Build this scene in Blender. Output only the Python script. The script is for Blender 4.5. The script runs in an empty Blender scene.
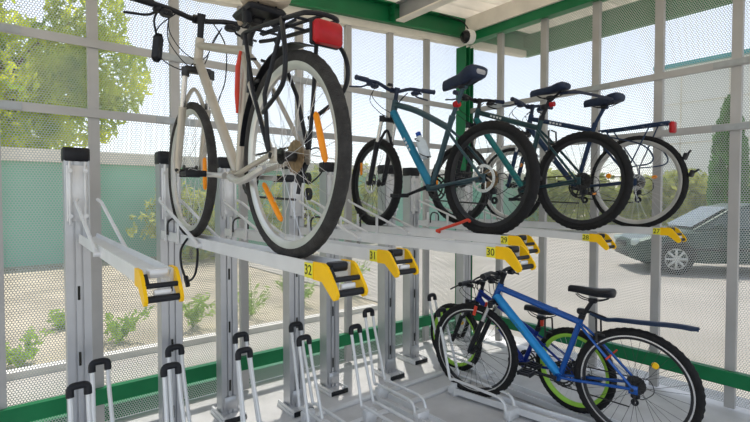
import bpy, math, random
from mathutils import Vector, Matrix
random.seed(7)
C = bpy.context.scene.collection
PI = math.pi
R = math.radians
FZ = 1.5                      # camera height; heights below are often given relative to the eye and shifted by FZ

# ------------------------------------------------------------------ materials
def nt(name):
    m = bpy.data.materials.new(name); m.use_nodes = True
    n = m.node_tree; n.nodes.clear()
    out = n.nodes.new('ShaderNodeOutputMaterial')
    return m, n, out
def mat(name, col, rough=.5, metal=0., var=.12, scale=12., bump=0., bscale=60., trans=0., emit=None, coat=0., col2=None):
    m, n, out = nt(name)
    b = n.nodes.new('ShaderNodeBsdfPrincipled')
    b.inputs['Roughness'].default_value = rough
    b.inputs['Metallic'].default_value = metal
    b.inputs['Specular IOR Level'].default_value = .3
    if coat: b.inputs['Coat Weight'].default_value = coat
    tc = n.nodes.new('ShaderNodeTexCoord')
    nz = n.nodes.new('ShaderNodeTexNoise'); nz.inputs['Scale'].default_value = scale; nz.inputs['Detail'].default_value = 4
    n.links.new(tc.outputs['Object'], nz.inputs['Vector'])
    cr = n.nodes.new('ShaderNodeValToRGB')
    a = [c*(1-var) for c in col]; e = [min(1, c*(1+var)) for c in (col2 or col)]
    cr.color_ramp.elements[0].position = .3; cr.color_ramp.elements[1].position = .7
    cr.color_ramp.elements[0].color = (*a, 1); cr.color_ramp.elements[1].color = (*e, 1)
    n.links.new(nz.outputs['Fac'], cr.inputs['Fac'])
    n.links.new(cr.outputs['Color'], b.inputs['Base Color'])
    if bump:
        n2 = n.nodes.new('ShaderNodeTexNoise'); n2.inputs['Scale'].default_value = bscale; n2.inputs['Detail'].default_value = 3
        n.links.new(tc.outputs['Object'], n2.inputs['Vector'])
        bp = n.nodes.new('ShaderNodeBump'); bp.inputs['Strength'].default_value = bump; bp.inputs['Distance'].default_value = .01
        n.links.new(n2.outputs['Fac'], bp.inputs['Height']); n.links.new(bp.outputs['Normal'], b.inputs['Normal'])
    if emit:
        b.inputs['Emission Color'].default_value = (*col, 1); b.inputs['Emission Strength'].default_value = emit
    if trans:
        t = n.nodes.new('ShaderNodeBsdfTranslucent'); n.links.new(cr.outputs['Color'], t.inputs['Color'])
        mx = n.nodes.new('ShaderNodeMixShader'); mx.inputs[0].default_value = trans
        n.links.new(b.outputs[0], mx.inputs[1]); n.links.new(t.outputs[0], mx.inputs[2]); n.links.new(mx.outputs[0], out.inputs[0])
    else:
        n.links.new(b.outputs[0], out.inputs[0])
    return m
def perforated(name, u_axis, col, pitch=.0155, hole=.0059):
    """sheet steel with staggered round holes"""
    m, n, out = nt(name)
    N, K = n.nodes.new, n.links.new
    tc = N('ShaderNodeTexCoord'); sp = N('ShaderNodeSeparateXYZ'); K(tc.outputs['Object'], sp.inputs[0])
    def mth(op, a, b=None):
        x = N('ShaderNodeMath'); x.operation = op
        for i, v in enumerate((a, b)):
            if v is None: continue
            if isinstance(v, (int, float)): x.inputs[i].default_value = v
            else: K(v, x.inputs[i])
        return x.outputs[0]
    u = mth('DIVIDE', sp.outputs[u_axis], pitch); v = mth('DIVIDE', sp.outputs['Z'], pitch*math.sqrt(3))
    def cell(o):
        fu = mth('SUBTRACT', mth('FRACT', mth('ADD', u, 500+o)), .5)
        fv = mth('MULTIPLY', mth('SUBTRACT', mth('FRACT', mth('ADD', v, 500+o)), .5), math.sqrt(3))
        return mth('ADD', mth('MULTIPLY', fu, fu), mth('MULTIPLY', fv, fv))
    d = mth('MINIMUM', cell(0), cell(.5))
    h = mth('LESS_THAN', d, (hole/pitch)**2)
    b = N('ShaderNodeBsdfPrincipled'); b.inputs['Base Color'].default_value = (*col, 1)
    b.inputs['Roughness'].default_value = .55; b.inputs['Metallic'].default_value = .2
    t = N('ShaderNodeBsdfTransparent')
    mx = N('ShaderNodeMixShader'); K(h, mx.inputs[0]); K(b.outputs[0], mx.inputs[1]); K(t.outputs[0], mx.inputs[2]); K(mx.outputs[0], out.inputs[0])
    return m

M = {}
M['alu'] = mat('brushed_aluminium', (.75, .75, .75), .42, .2, .07, 8)
M['galv'] = mat('galvanised_steel', (.74, .745, .75), .42, .3, .05, 9)
M['rackpost'] = mat('anodised_profile', (.52, .53, .55), .36, .6, .06, 6)
M['greysteel'] = mat('grey_painted_steel', (.33, .34, .35), .55, .1, .08, 5)
M['cream'] = mat('cream_painted_steel', (.84, .79, .70), .5, 0, .08, 6)
M['green'] = mat('green_paint', (.008, .17, .06), .38, 0, .12, 5)
M['mullion'] = mat('mullion_aluminium', (.45, .44, .43), .45, .2, .08, 4)
M['splice'] = mat('splice_plate', (.38, .40, .41), .45, .5, .1, 20)
M['plastic'] = mat('black_plastic', (.012, .013, .017), .45, 0, .2, 30)
M['rubber'] = mat('black_rubber', (.011, .011, .012), .75, 0, .25, 40, .5, 220)
M['greyrubber'] = mat('worn_grey_tyre', (.04, .038, .036), .8, 0, .3, 30, .6, 220)
M['yellow'] = mat('yellow_plastic', (.95, .55, .0), .38, 0, .06, 15)
M['labely'] = mat('yellow_label', (.85, .78, .05), .5, 0, .05, 15)
M['ink'] = mat('black_ink', (.02, .02, .015), .6, 0, .05)
M['red'] = mat('red_lens', (.42, .006, .01), .35, 0, .15, 25)
M['redplastic'] = mat('red_plastic', (.65, .06, .03), .4, 0, .1, 20)
M['orange'] = mat('orange_reflector', (.95, .30, .01), .3, 0, .1, 30)
M['amber'] = mat('amber_reflector', (.95, .55, .01), .3, 0, .1, 30)
M['chrome'] = mat('polished_steel', (.75, .75, .74), .25, .9, .08, 20)
M['spoke'] = mat('spoke_steel', (.62, .62, .62), .35, .8, .05)
M['darkspoke'] = mat('black_spoke', (.06, .06, .065), .4, .3, .05)
M['darkmetal'] = mat('dark_drivetrain', (.05, .05, .05), .42, .6, .25, 40)
M['rust'] = mat('rusty_sprocket', (.30, .21, .12), .5, .6, .3, 60)
M['silverrim'] = mat('silver_rim', (.62, .61, .58), .35, .6, .1, 10)
M['blackrim'] = mat('black_rim', (.03, .03, .033), .4, .2, .1, 10)
M['greenrim'] = mat('lime_rim', (.38, .70, .08), .4, 0, .08, 10)
M['champagne'] = mat('champagne_frame_paint', (.50, .46, .39), .35, .35, .08, 9)
M['graphite'] = mat('graphite_teal_paint', (.045, .085, .105), .3, .3, .1, 9)
M['sea'] = mat('sea_blue_paint', (.02, .20, .34), .28, .25, .1, 9)
M['blackteal'] = mat('black_teal_paint', (.02, .055, .065), .3, .2, .15, 9)
M['tealpaint'] = mat('teal_paint', (.015, .16, .17), .3, .2, .1, 9)
M['navy'] = mat('navy_paint', (.015, .035, .085), .3, .2, .12, 9)
M['blue'] = mat('royal_blue_paint', (.008, .085, .36), .25, .25, .1, 9, coat=.5)
M['cobalt'] = mat('cobalt_paint', (.01, .035, .26), .3, .2, .1, 9)
M['lightblue'] = mat('bright_blue_paint', (.02, .26, .62), .25, .2, .1, 9)
M['saddlenavy'] = mat('navy_saddle_vinyl', (.018, .028, .06), .5, 0, .2, 30, .3, 150)
M['beige'] = mat('beige_saddle_vinyl', (.46, .38, .29), .6, 0, .1, 20, .3, 120)
M['greypatch'] = mat('grey_vinyl', (.42, .42, .44), .55, 0, .1)
M['bottle'] = mat('clear_bottle_plastic', (.62, .70, .76), .15, 0, .08, 20)
M['bluecap'] = mat('blue_bottle_cap', (.01, .07, .35), .4, 0, .05)
M['whiteplastic'] = mat('white_plastic', (.82, .80, .77), .4, 0, .04)
M['glass'] = mat('dark_lens', (.01, .01, .012), .08, 0, .05)
M['whitedecal'] = mat('pale_decal', (.6, .63, .66), .4, 0, .05)
M['concrete'] = mat('concrete_floor', (.60, .60, .60), .62, 0, .14, 3.5, .15, 60)
M['deck'] = mat('corrugated_deck', (.90, .86, .79), .5, 0, .06, 4, trans=.45)
M['sand'] = mat('sandy_ground', (.42, .37, .28), .95, 0, .25, 1.3, .5, 14)
M['pavement'] = mat('sunlit_pavement', (.40, .375, .335), .9, 0, .12, .8, .2, 20)
M['path'] = mat('pale_path', (.40, .38, .34), .9, 0, .12, 2, .2, 30)
M['kerb'] = mat('kerb_stone', (.62, .60, .56), .9, 0, .1, 4)
M['greenwall'] = mat('sea_green_render', (.25, .54, .40), .85, 0, .12, .6, .2, 15)
M['coping'] = mat('pale_coping', (.80, .76, .66), .85, 0, .1, 3)
M['facade'] = mat('pale_facade', (.84, .86, .83), .8, 0, .06, .3)
M['cornice'] = mat('teal_cornice', (.03, .34, .38), .5, 0, .06, .5)
M['leaf'] = mat('sunny_leaves', (.30, .56, .02), .7, 0, .35, 1.1, trans=.6, col2=(.72, .86, .05))
M['bushleaf'] = mat('bush_leaves', (.30, .44, .08), .6, 0, .35, 2, trans=.5, col2=(.62, .62, .16))
M['thuja'] = mat('conifer_leaves', (.035, .16, .03), .7, 0, .35, 1.5, trans=.3, col2=(.09, .26, .05))
M['grass'] = mat('grass_blades', (.40, .58, .10), .7, 0, .3, 4, trans=.5)
M['bark'] = mat('bark', (.14, .10, .07), .9, 0, .3, 6, .6, 20)
M['carpaint'] = mat('grey_green_car_paint', (.025, .062, .05), .35, .2, .05, 2, coat=.2)
M['carglass'] = mat('car_glass', (.10, .14, .14), .1, 0, .05)
M['alloy'] = mat('alloy_wheel', (.6, .62, .6), .4, .4, .05)
M['headlamp'] = mat('headlamp_lens', (.5, .6, .58), .15, 0, .1, 8)

# ------------------------------------------------------------------ mesh builder
class MB:
    def __init__(s): s.v = []; s.f = []
    def tube(s, pts, r, seg=10, cap=True, closed=False):
        pts = [Vector(p) for p in pts]; n = len(pts)
        rs = r if isinstance(r, (list, tuple)) else [r]*n
        T = []
        for i in range(n):
            if closed: t = pts[(i+1) % n]-pts[i-1]
            else: t = pts[min(i+1, n-1)]-pts[max(i-1, 0)]
            T.append(t.normalized() if t.length > 1e-9 else Vector((0, 0, 1)))
        a = Vector((0, 0, 1)) if abs(T[0].z) < .9 else Vector((1, 0, 0))
        N = (a-T[0]*a.dot(T[0])).normalized()
        b0 = len(s.v)
        for i in range(n):
            N = (N-T[i]*N.dot(T[i])).normalized(); B = T[i].cross(N)
            for k in range(seg):
                q = 2*PI*k/seg
                s.v.append(pts[i]+(N*math.cos(q)+B*math.sin(q))*rs[i])
        for i in range(n if closed else n-1):
            j = (i+1) % n
            for k in range(seg):
                k2 = (k+1) % seg
                s.f.append((b0+i*seg+k, b0+i*seg+k2, b0+j*seg+k2, b0+j*seg+k))
        if cap and not closed:
            s.f.append(tuple(b0+k for k in range(seg))[::-1]); s.f.append(tuple(b0+(n-1)*seg+k for k in range(seg)))
        return s
    def box(s, c, d, rot=None, bev=0.):
        c = Vector(c); x, y, z = [q/2 for q in d]
        b0 = len(s.v)
        if bev <= 0:
            P = [(-x, -y, -z), (x, -y, -z), (x, y, -z), (-x, y, -z), (-x, -y, z), (x, -y, z), (x, y, z), (-x, y, z)]
            F = [(0, 3, 2, 1), (4, 5, 6, 7), (0, 1, 5, 4), (1, 2, 6, 5), (2, 3, 7, 6), (3, 0, 4, 7)]
        else:
            e = min(bev, x*.9, y*.9, z*.9); P = []
            def ring(zz, i): 
                a, b = x-i, y-i
                return [(-a+e, -b, zz), (a-e, -b, zz), (a, -b+e, zz), (a, b-e, zz), (a-e, b, zz), (-a+e, b, zz), (-a, b-e, zz), (-a, -b+e, zz)]
            P = ring(-z, e*.6)+ring(-z+e, 0)+ring(z-e, 0)+ring(z, e*.6)
            F = [tuple(range(8))[::-1], tuple(range(24, 32))]
            for l in range(3):
                for k in range(8): F.append((l*8+k, l*8+(k+1) % 8, l*8+8+(k+1) % 8, l*8+8+k))
        for p in P:
            p = Vector(p)
            if rot is not None: p = rot @ p
            s.v.append(c+p)
        s.f += [tuple(b0+i for i in f) for f in F]
        return s
    def ring(s, prof, c, segs=64, knob=None):
        """closed profile of (radius, x) revolved about the X axis through c; knob = (indices, height)"""
        c = Vector(c); m = len(prof); b0 = len(s.v)
        for i in range(segs):
            a = 2*PI*i/segs
            for k, (r, x) in enumerate(prof):
                if knob and k in knob[0] and i % 2: r -= knob[1]
                s.v.append(c+Vector((x, r*math.cos(a), r*math.sin(a))))
        for i in range(segs):
            j = (i+1) % segs
            for k in range(m):
                k2 = (k+1) % m
                s.f.append((b0+i*m+k, b0+i*m+k2, b0+j*m+k2, b0+j*m+k))
        return s
    def cyl(s, c, axis, r, h, seg=20, r2=None):
        c = Vector(c); ax = Vector(axis).normalized()
        return s.tube([c-ax*h/2, c+ax*h/2], [r, r if r2 is None else r2], seg)
    def prism(s, poly, x0, x1, f=lambda y, z, x: Vector((x, y, z))):
        n = len(poly); b0 = len(s.v)
        for x in (x0, x1):
            for (y, z) in poly: s.v.append(f(y, z, x))
        s.f.append(tuple(b0+i for i in range(n))[::-1]); s.f.append(tuple(b0+n+i for i in range(n)))
        for i in range(n):
            j = (i+1) % n; s.f.append((b0+i, b0+j, b0+n+j, b0+n+i))
        return s
    def loft(s, rings):
        m = len(rings[0]); b0 = len(s.v)
        for r in rings: s.v += [Vector(p) for p in r]
        for i in range(len(rings)-1):
            for k in range(m):
                k2 = (k+1) % m
                s.f.append((b0+i*m+k, b0+i*m+k2, b0+(i+1)*m+k2, b0+(i+1)*m+k))
        s.f.append(tuple(b0+k for k in range(m))[::-1]); s.f.append(tuple(b0+(len(rings)-1)*m+k for k in range(m)))
        return s
    def build(s, name, m, parent=None, xf=None, ang=38):
        me = bpy.data.meshes.new(name)
        vs = [xf @ v for v in s.v] if xf is not None else s.v
        me.from_pydata([tuple(v) for v in vs], [], s.f); me.update()
        import bmesh
        bm = bmesh.new(); bm.from_mesh(me); bmesh.ops.recalc_face_normals(bm, faces=bm.faces[:]); bm.to_mesh(me); bm.free()
        me.polygons.foreach_set('use_smooth', [True]*len(me.polygons))
        me.set_sharp_from_angle(angle=R(ang))
        me.materials.append(M[m] if isinstance(m, str) else m)
        o = bpy.data.objects.new(name, me); C.objects.link(o)
        if parent: o.parent = parent
        return o
def smooth(pts, n=6, closed=False):
    pts = [Vector(p) for p in pts]; out = []; L = len(pts)
    rng = range(L if closed else L-1)
    for i in rng:
        if closed: p0, p1, p2, p3 = pts[i-1], pts[i], pts[(i+1) % L], pts[(i+2) % L]
        else: p0, p1, p2, p3 = pts[max(i-1, 0)], pts[i], pts[i+1], pts[min(i+2, L-1)]
        for k in range(n):
            t = k/n
            out.append(.5*((2*p1)+(p2-p0)*t+(2*p0-5*p1+4*p2-p3)*t*t+(3*p1-p0-3*p2+p3)*t**3))
    if not closed: out.append(pts[-1])
    return out
def fillet(pts, r, n=5):
    pts = [Vector(p) for p in pts]; out = [pts[0]]
    for i in range(1, len(pts)-1):
        a = (pts[i-1]-pts[i]); b = (pts[i+1]-pts[i]); d = min(r, a.length*.45, b.length*.45)
        A = pts[i]+a.normalized()*d; B = pts[i]+b.normalized()*d
        for k in range(n+1):
            t = k/n; out.append(A*(1-t)**2+pts[i]*2*t*(1-t)+B*t*t)
    out.append(pts[-1]); return out
def tag(o, label=None, cat=None, group=None, kind=None):
    if label: o['label'] = label
    if cat: o['category'] = cat
    if group: o['group'] = group
    if kind: o['kind'] = kind
    return o
def empty(name, loc, rz=0.):
    o = bpy.data.objects.new(name, None); C.objects.link(o); o.location = loc; o.rotation_euler = (0, 0, rz)
    o.empty_display_size = .1
    return o
def struct(name, mb, m, label=None, cat=None, group=None):
    o = mb.build(name, m); tag(o, label, cat, group, 'structure'); return o
def text(name, s, size, m, parent, loc, rot, ext=.0006):
    cu = bpy.data.curves.new(name, 'FONT'); cu.body = s; cu.size = size; cu.align_x = 'CENTER'; cu.align_y = 'CENTER'; cu.extrude = ext
    cu.materials.append(M[m]); o = bpy.data.objects.new(name, cu); C.objects.link(o); o.parent = parent
    dg = bpy.context.evaluated_depsgraph_get(); me = bpy.data.meshes.new_from_object(o.evaluated_get(dg))
    bpy.data.objects.remove(o); me.materials.clear(); me.materials.append(M[m])
    o = bpy.data.objects.new(name, me); C.objects.link(o); o.parent = parent
    o.location = loc; o.rotation_euler = rot; return o

# ------------------------------------------------------------------ camera, light
cam = bpy.data.cameras.new('camera'); cam.sensor_width = 36; cam.lens = 467/750*36; cam.clip_start = .02; cam.clip_end = 500
co = bpy.data.objects.new('camera', cam); C.objects.link(co)
co.location = (0, 0, FZ); co.rotation_euler = (R(90-1.7), 0, R(51.4-90))
bpy.context.scene.camera = co
w = bpy.data.worlds.new('sky'); bpy.context.scene.world = w; w.use_nodes = True
n = w.node_tree; n.nodes.clear()
sk = n.nodes.new('ShaderNodeTexSky'); sk.sky_type = 'NISHITA'; sk.sun_disc = False; sk.sun_elevation = R(64); sk.sun_rotation = R(36)
sk.air_density = 1.0; sk.dust_density = .8; sk.ozone_density = 1.2
bg = n.nodes.new('ShaderNodeBackground'); bg.inputs['Strength'].default_value = .17
wo = n.nodes.new('ShaderNodeOutputWorld'); hs = n.nodes.new('ShaderNodeHueSaturation'); hs.inputs['Saturation'].default_value = .5; n.links.new(sk.outputs[0], hs.inputs['Color']); n.links.new(hs.outputs[0], bg.inputs[0]); n.links.new(bg.outputs[0], wo.inputs[0])
sun = bpy.data.lights.new('sun', 'SUN'); sun.energy = 3.2; sun.angle = R(.6); sun.color = (1, .95, .86)
so = bpy.data.objects.new('sun', sun); C.objects.link(so)
sd = Vector((.26, .36, 1.0)).normalized()              # towards the sun
so.rotation_euler = sd.to_track_quat('Z', 'Y').to_euler(); so.location = (0, 0, 9)
vs = bpy.context.scene.view_settings
vs.view_transform = 'Standard'; vs.look = 'None'; vs.gamma = 1; vs.use_curve_mapping = False; vs.exposure = .66

# ------------------------------------------------------------------ setting
WY, WX = 3.42, 3.98                                     # left wall plane, right wall plane
def roofz(x): return 1.325+.083*x+FZ                    # underside of the eaves beams
def rbox(mb, x0, x1, y0, y1, za, zb):
    """box whose top and bottom follow the roof pitch; za, zb above roofz"""
    b0 = len(mb.v)
    for (x, y, dz) in ((x0, y0, za), (x1, y0, za), (x1, y1, za), (x0, y1, za), (x0, y0, zb), (x1, y0, zb), (x1, y1, zb), (x0, y1, zb)):
        mb.v.append(Vector((x, y, roofz(x)+dz)))
    mb.f += [tuple(b0+i for i in f) for f in [(0, 3, 2, 1), (4, 5, 6, 7), (0, 1, 5, 4), (1, 2, 6, 5), (2, 3, 7, 6), (3, 0, 4, 7)]]
    return mb
struct('ground', MB().box((20, 20, -.11), (160, 160, .1)), 'sand')
struct('pavement', MB().box((16.3, 2, -.055), (24, 60, .03)).box((-10, -15.9, -.055), (28.6, 30, .03)), 'pavement')
struct('footpath', MB().box((-5.4, 4.3, -.055), (19.4, 1.3, .03)), 'path')
struct('kerb', MB().box((-6, 5.0, -.03), (20, .12, .1)), 'kerb')
struct('floor', MB().box((1.7, 1.4, -.05), (5.2, 4.4, .1)), 'concrete')

p_left = MB(); p_left.v = [Vector(q) for q in ((-.7, WY+.035, .03), (WX, WY+.035, .03), (WX, WY+.035, roofz(WX)), (-.7, WY+.035, roofz(-.7)))]; p_left.f = [(0, 1, 2, 3)]
p_right = MB(); p_right.v = [Vector(q) for q in ((WX+.035, WY, .03), (WX+.035, -.45, .03), (WX+.035, -.45, roofz(WX)), (WX+.035, WY, roofz(WX)))]; p_right.f = [(0, 1, 2, 3)]
struct('wall_left', p_left, perforated('perforated_sheet_left', 'X', (.50, .52, .51)))
struct('wall_right', p_right, perforated('perforated_sheet_right', 'Y', (.50, .52, .51)))
tr = 0
def trim(mb, m):
    global tr
    tr += 1; return struct('trim_%d' % tr, mb, m)
for k in range(-2, 8):
    x = .46+.49*k
    if k == 7: continue
    trim(MB().box((x, WY, (roofz(x)+.02)/2), (.06, .04, roofz(x)-.02)), 'mullion')
for k in range(0, 12):
    y = WY-.5-.49*k+.02
    if y < -.45: break
    trim(MB().box((WX, y, (roofz(WX)+.02)/2), (.04, .06, roofz(WX)-.02)), 'mullion')
for z in (.955, .522):
    r_ = trim(MB().box((1.65, WY-.028, z+FZ), (4.66, .016, .05)), 'mullion')
    for k in range(-1, 7, 2):
        MB().box((.46+.49*k, WY-.039, z+FZ), (.26, .006, .04)).build('splice_plate', 'splice', r_)
for z in (.925, .485):
    r_ = trim(MB().box((WX-.028, 1.48, z+FZ), (.016, 3.86, .05)), 'mullion')
    for k in range(0, 8, 2):
        MB().box((WX-.039, WY-.48-.49*k, z+FZ), (.006, .26, .04)).build('splice_plate', 'splice', r_)
trim(MB().box((1.63, WY-.03, .235), (4.66, .05, .10)), 'green')
trim(MB().box((WX-.03, 1.46, .235), (.05, 3.86, .10)), 'green')
trim(MB().box((1.63, WY+.09, .07), (4.66, .05, .10)), 'green')
# eaves beam above the left wall: I-section with bracket plates, a cream channel below it
be = MB(); rbox(be, -.75, 5.1, WY-.02, WY+.0, .07, .24); rbox(be, -.75, 5.1, WY-.09, WY+.07, .055, .07); rbox(be, -.75, 5.1, WY-.09, WY+.07, .235, .25)
b1 = struct('steel_beam', be, 'green')
ch = MB(); rbox(ch, -.75, 5.1, WY-.04, WY+.04, -.01, .055)
trim(ch, 'cream')
for x in (.05, 2.93):
    q = MB(); rbox(q, x-.05, x-.04, WY-.1, WY-.02, .07, .235)
    for i in range(3):
        for s_ in (0,): q.cyl((x-.055, WY-.06+s_*0, roofz(x)+.10+.05*i), (1, 0, 0), .012, .02, 8)
    q.build('bracket_plate', 'green', b1)
# cross beam under the deck (runs away from the left beam towards the camera side)
for x in (.05, 2.95):
    q = MB(); rbox(q, x-.006, x+.006, -.45, WY-.1, .09, .24); rbox(q, x-.05, x+.05, -.45, WY-.1, .235, .25)
    o = struct('cross_beam', q, 'greysteel')
    q = MB(); rbox(q, x-.05, x+.05, -.45, WY-.1, .075, .09); q.build('lower_flange', 'cream', o)
# beam over the right wall and its cream purlin; far edge beam
q = MB(); rbox(q, WX-.07, WX+.05, -.45, WY-.02, 0, .09); struct('steel_beam', q, 'green')
q = MB(); rbox(q, WX-.1, WX-.02, -.45, WY-.1, .09, .25); trim(q, 'cream')
q = MB(); rbox(q, 5.06, 5.14, -.45, WY-.02, -.02, .24); struct('steel_beam', q, 'green')
q = MB(); rbox(q, WX+.05, 5.06, WY-.06, WY-.03, -.02, .05); trim(q, 'cream')
# corner post
q = MB().box((WX-.06, WY-.06, 1.55), (.012, .14, 3.1)).box((WX-.12, WY-.06, 1.55), (.012, .13, 3.1)).box((WX-.0, WY-.06, 1.55), (.012, .13, 3.1)).box((WX-.06, WY-.06, 1.55), (.12, .02, 3.1)).box((WX-.06, WY-.06, .01), (.22, .22, .02))
struct('corner_post', q, 'green')
# corrugated roof deck, ribs along X, following the roof pitch
dk = MB(); y = -.55; prof = []
while y < WY+.62:
    prof += [(y, .252), (y+.09, .252), (y+.115, .322), (y+.185, .322)]; y += .21
b0 = 0
for x in (-.8, 5.3):
    for (yy, dz) in prof: dk.v.append(Vector((x, yy, roofz(x)+dz)))
nn = len(prof)
dk.f = [(i, i+1, nn+i+1, nn+i) for i in range(nn-1)]
o = struct('ceiling', dk, 'deck')
sm = o.modifiers.new('thickness', 'SOLIDIFY'); sm.thickness = .004

# ------------------------------------------------------------------ bicycles
def wheel(parent, xf, L, y, z, D, tw, rim, tyre, hubm='darkmetal', spoke='spoke', cassette=None, disc=False, knob=0., reflect=(), rimw=.022, side=None):
    """part = rim mesh, sub-parts tyre, hub, spokes, cassette, disc, reflector"""
    c = L(y, z); Ro = D/2; ri = Ro-tw*.95
    p = [(ri+.006, -rimw/2), (ri+.006, rimw/2), (ri-.008, rimw/2), (ri-.022, .006), (ri-.022, -.006), (ri-.008, -rimw/2)]
    wh = MB().ring(p, c, 72).build('wheel', rim, parent, xf)
    if side:                                             # machined brake track, a bright ring on both faces of the rim
        q = MB()
        for s_ in (-1, 1): q.ring([(ri+.003, s_*rimw/2), (ri+.003, s_*(rimw/2+.0015)), (ri-.006, s_*(rimw/2+.0015)), (ri-.006, s_*rimw/2)], c, 72)
        q.build('brake_track', side, wh, xf)
    pr = []
    for k in range(14):
        a = 2*PI*k/14; pr.append((Ro-tw/2+tw/2*math.cos(a), tw/2*math.sin(a)))
    MB().ring(pr, c, 108, ((0, 1, 2, 12, 13), knob) if knob else None).build('tyre', tyre, wh, xf, 60)
    h = MB().cyl(c, (1, 0, 0), .017, .07, 14)
    for s_ in (-1, 1): h.cyl(c+Vector((s_*.031, 0, 0)), (1, 0, 0), .028, .004, 18)
    h.cyl(c, (1, 0, 0), .006, .15, 8)
    for s_ in (-1, 1): h.cyl(c+Vector((s_*.066, 0, 0)), (1, 0, 0), .011, .012, 8)
    h.build('hub', hubm, wh, xf)
    sp = MB()
    for k in range(32):
        a = 2*PI*(k+.5)/32; s_ = 1 if k % 2 else -1; a2 = a+(.75 if (k//2) % 2 else -.75)
        sp.tube([c+Vector((s_*.03, .026*math.cos(a2), .026*math.sin(a2))), c+Vector((0, (ri-.015)*math.cos(a), (ri-.015)*math.sin(a)))], .0011, 4, False)
    sp.build('spokes', spoke, wh, xf)
    if cassette:
        q = MB()
        for k in range(7):
            r_ = .058-.0055*k; q.ring([(r_, .020+.0035*k), (r_, .022+.0035*k), (.018, .022+.0035*k), (.018, .020+.0035*k)], c, 36, ((0, 1), .003))
        q.build('cassette', cassette, wh, xf)
    if disc:
        q = MB().ring([(.08, -.041), (.08, -.039), (.062, -.039), (.062, -.041)], c, 36)
        for k in range(6): q.tube([c+Vector((-.04, .022*math.cos(k), .022*math.sin(k))), c+Vector((-.04, .066*math.cos(k+.5), .066*math.sin(k+.5)))], .004, 5)
        q.build('brake_disc', 'chrome', wh, xf)
    for (kind, a, r0, r1, m) in reflect:
        if kind == 'chord':
            A, B = L(*r0, a), L(*r1, a)
            MB().tube([A, A.lerp(B, .06), A.lerp(B, .5), A.lerp(B, .94), B], [.004, .0095, .0105, .0095, .004], 10).build('reflector', m, wh, xf); continue
        a = R(a); d = Vector((0, math.cos(a), math.sin(a)))
        if kind == 'bar':
            q = MB()
            for k, (t, rr) in enumerate(((0, .004), (.06, .010), (.5, .011), (.94, .010), (1, .004))): pass
            A = c+d*(r0*(Ro)); B = c+d*(r1*Ro)
            q.tube([A, A.lerp(B, .06), A.lerp(B, .5), A.lerp(B, .94), B], [.004, .0095, .0105, .0095, .004], 10)
        else:
            cc = c+d*(r0*Ro)
            q = MB(); t = Vector((0, -d.z, d.y)); rr = []
            for xx, sc in ((-.007, .85), (-.004, 1), (.004, 1), (.007, .85)):
                rr.append([cc+Vector((xx, 0, 0))+d*(.018*sc*math.cos(2*PI*j/16))+t*(r1*sc*math.sin(2*PI*j/16)) for j in range(16)])
            q.loft(rr)
        q.build('reflector', m, wh, xf)
    return wh
def saddle(parent, L, y, z, m, ln=.27, wid=.15, tilt=0., base='plastic', patch=None, nose=.05, thick=.05):
    st = [(0, .012, -.010, .6), (.04, .02, .0, .8), (.25, .026, .004, .9), (.5, .04, .003, 1), (.68, .40*wid, .004, 1), (.84, .5*wid, .012, 1.05), (.95, .47*wid, .014, 1), (1, .30*wid, .006, .7)]
    rings = []
    for (t, hw, dz, th) in st:
        yy = y+ln*(.55-t); zz = z+dz+tilt*(t-.5)*ln; ring = []
        for k in range(14):
            a = 2*PI*k/14; cx, cz = math.cos(a), math.sin(a)
            ring.append(L(yy, zz+(cz*.014 if cz > 0 else cz*(thick-.014)*th), hw*math.copysign(abs(cx)**.7, cx)))
        rings.append(ring)
    s = MB().loft(rings).build('saddle', m, parent, None, 50)
    q = MB()
    for sx in (-.022, .022):
        q.tube(smooth([L(y+.10, z-.03, sx*.5), L(y+.05, z-.055, sx), L(y-.04, z-.055, sx), L(y-.10, z-.03, sx*1.6)]), .0035, 6)
    q.box(L(y, z-.06), (.05, .045, .025), None, .006)
    q.build('saddle_rails', base, s)
    if patch:
        q = MB().box(L(y-ln*.415, z+.45*tilt*ln-.012), (wid*.55, .03, .036), None, .012); q.build('saddle_patch', patch, s)
    return s
def pedal(parent, c, m='plastic', s=1, refl=None):
    q = MB()
    for dy in (-.04, .04): q.box(c+Vector((0, dy, 0)), (.085, .012, .026), None, .003)
    for dx in (-.035, 0, .035): q.box(c+Vector((dx, 0, 0)), (.012, .075, .018), None, .003)
    p = q.build('pedal', m, parent)
    if refl:
        for dy in (-.047, .047): MB().box(c+Vector((0, dy, 0)), (.05, .004, .014)).build('pedal_reflector', refl, p)
    return p
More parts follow.
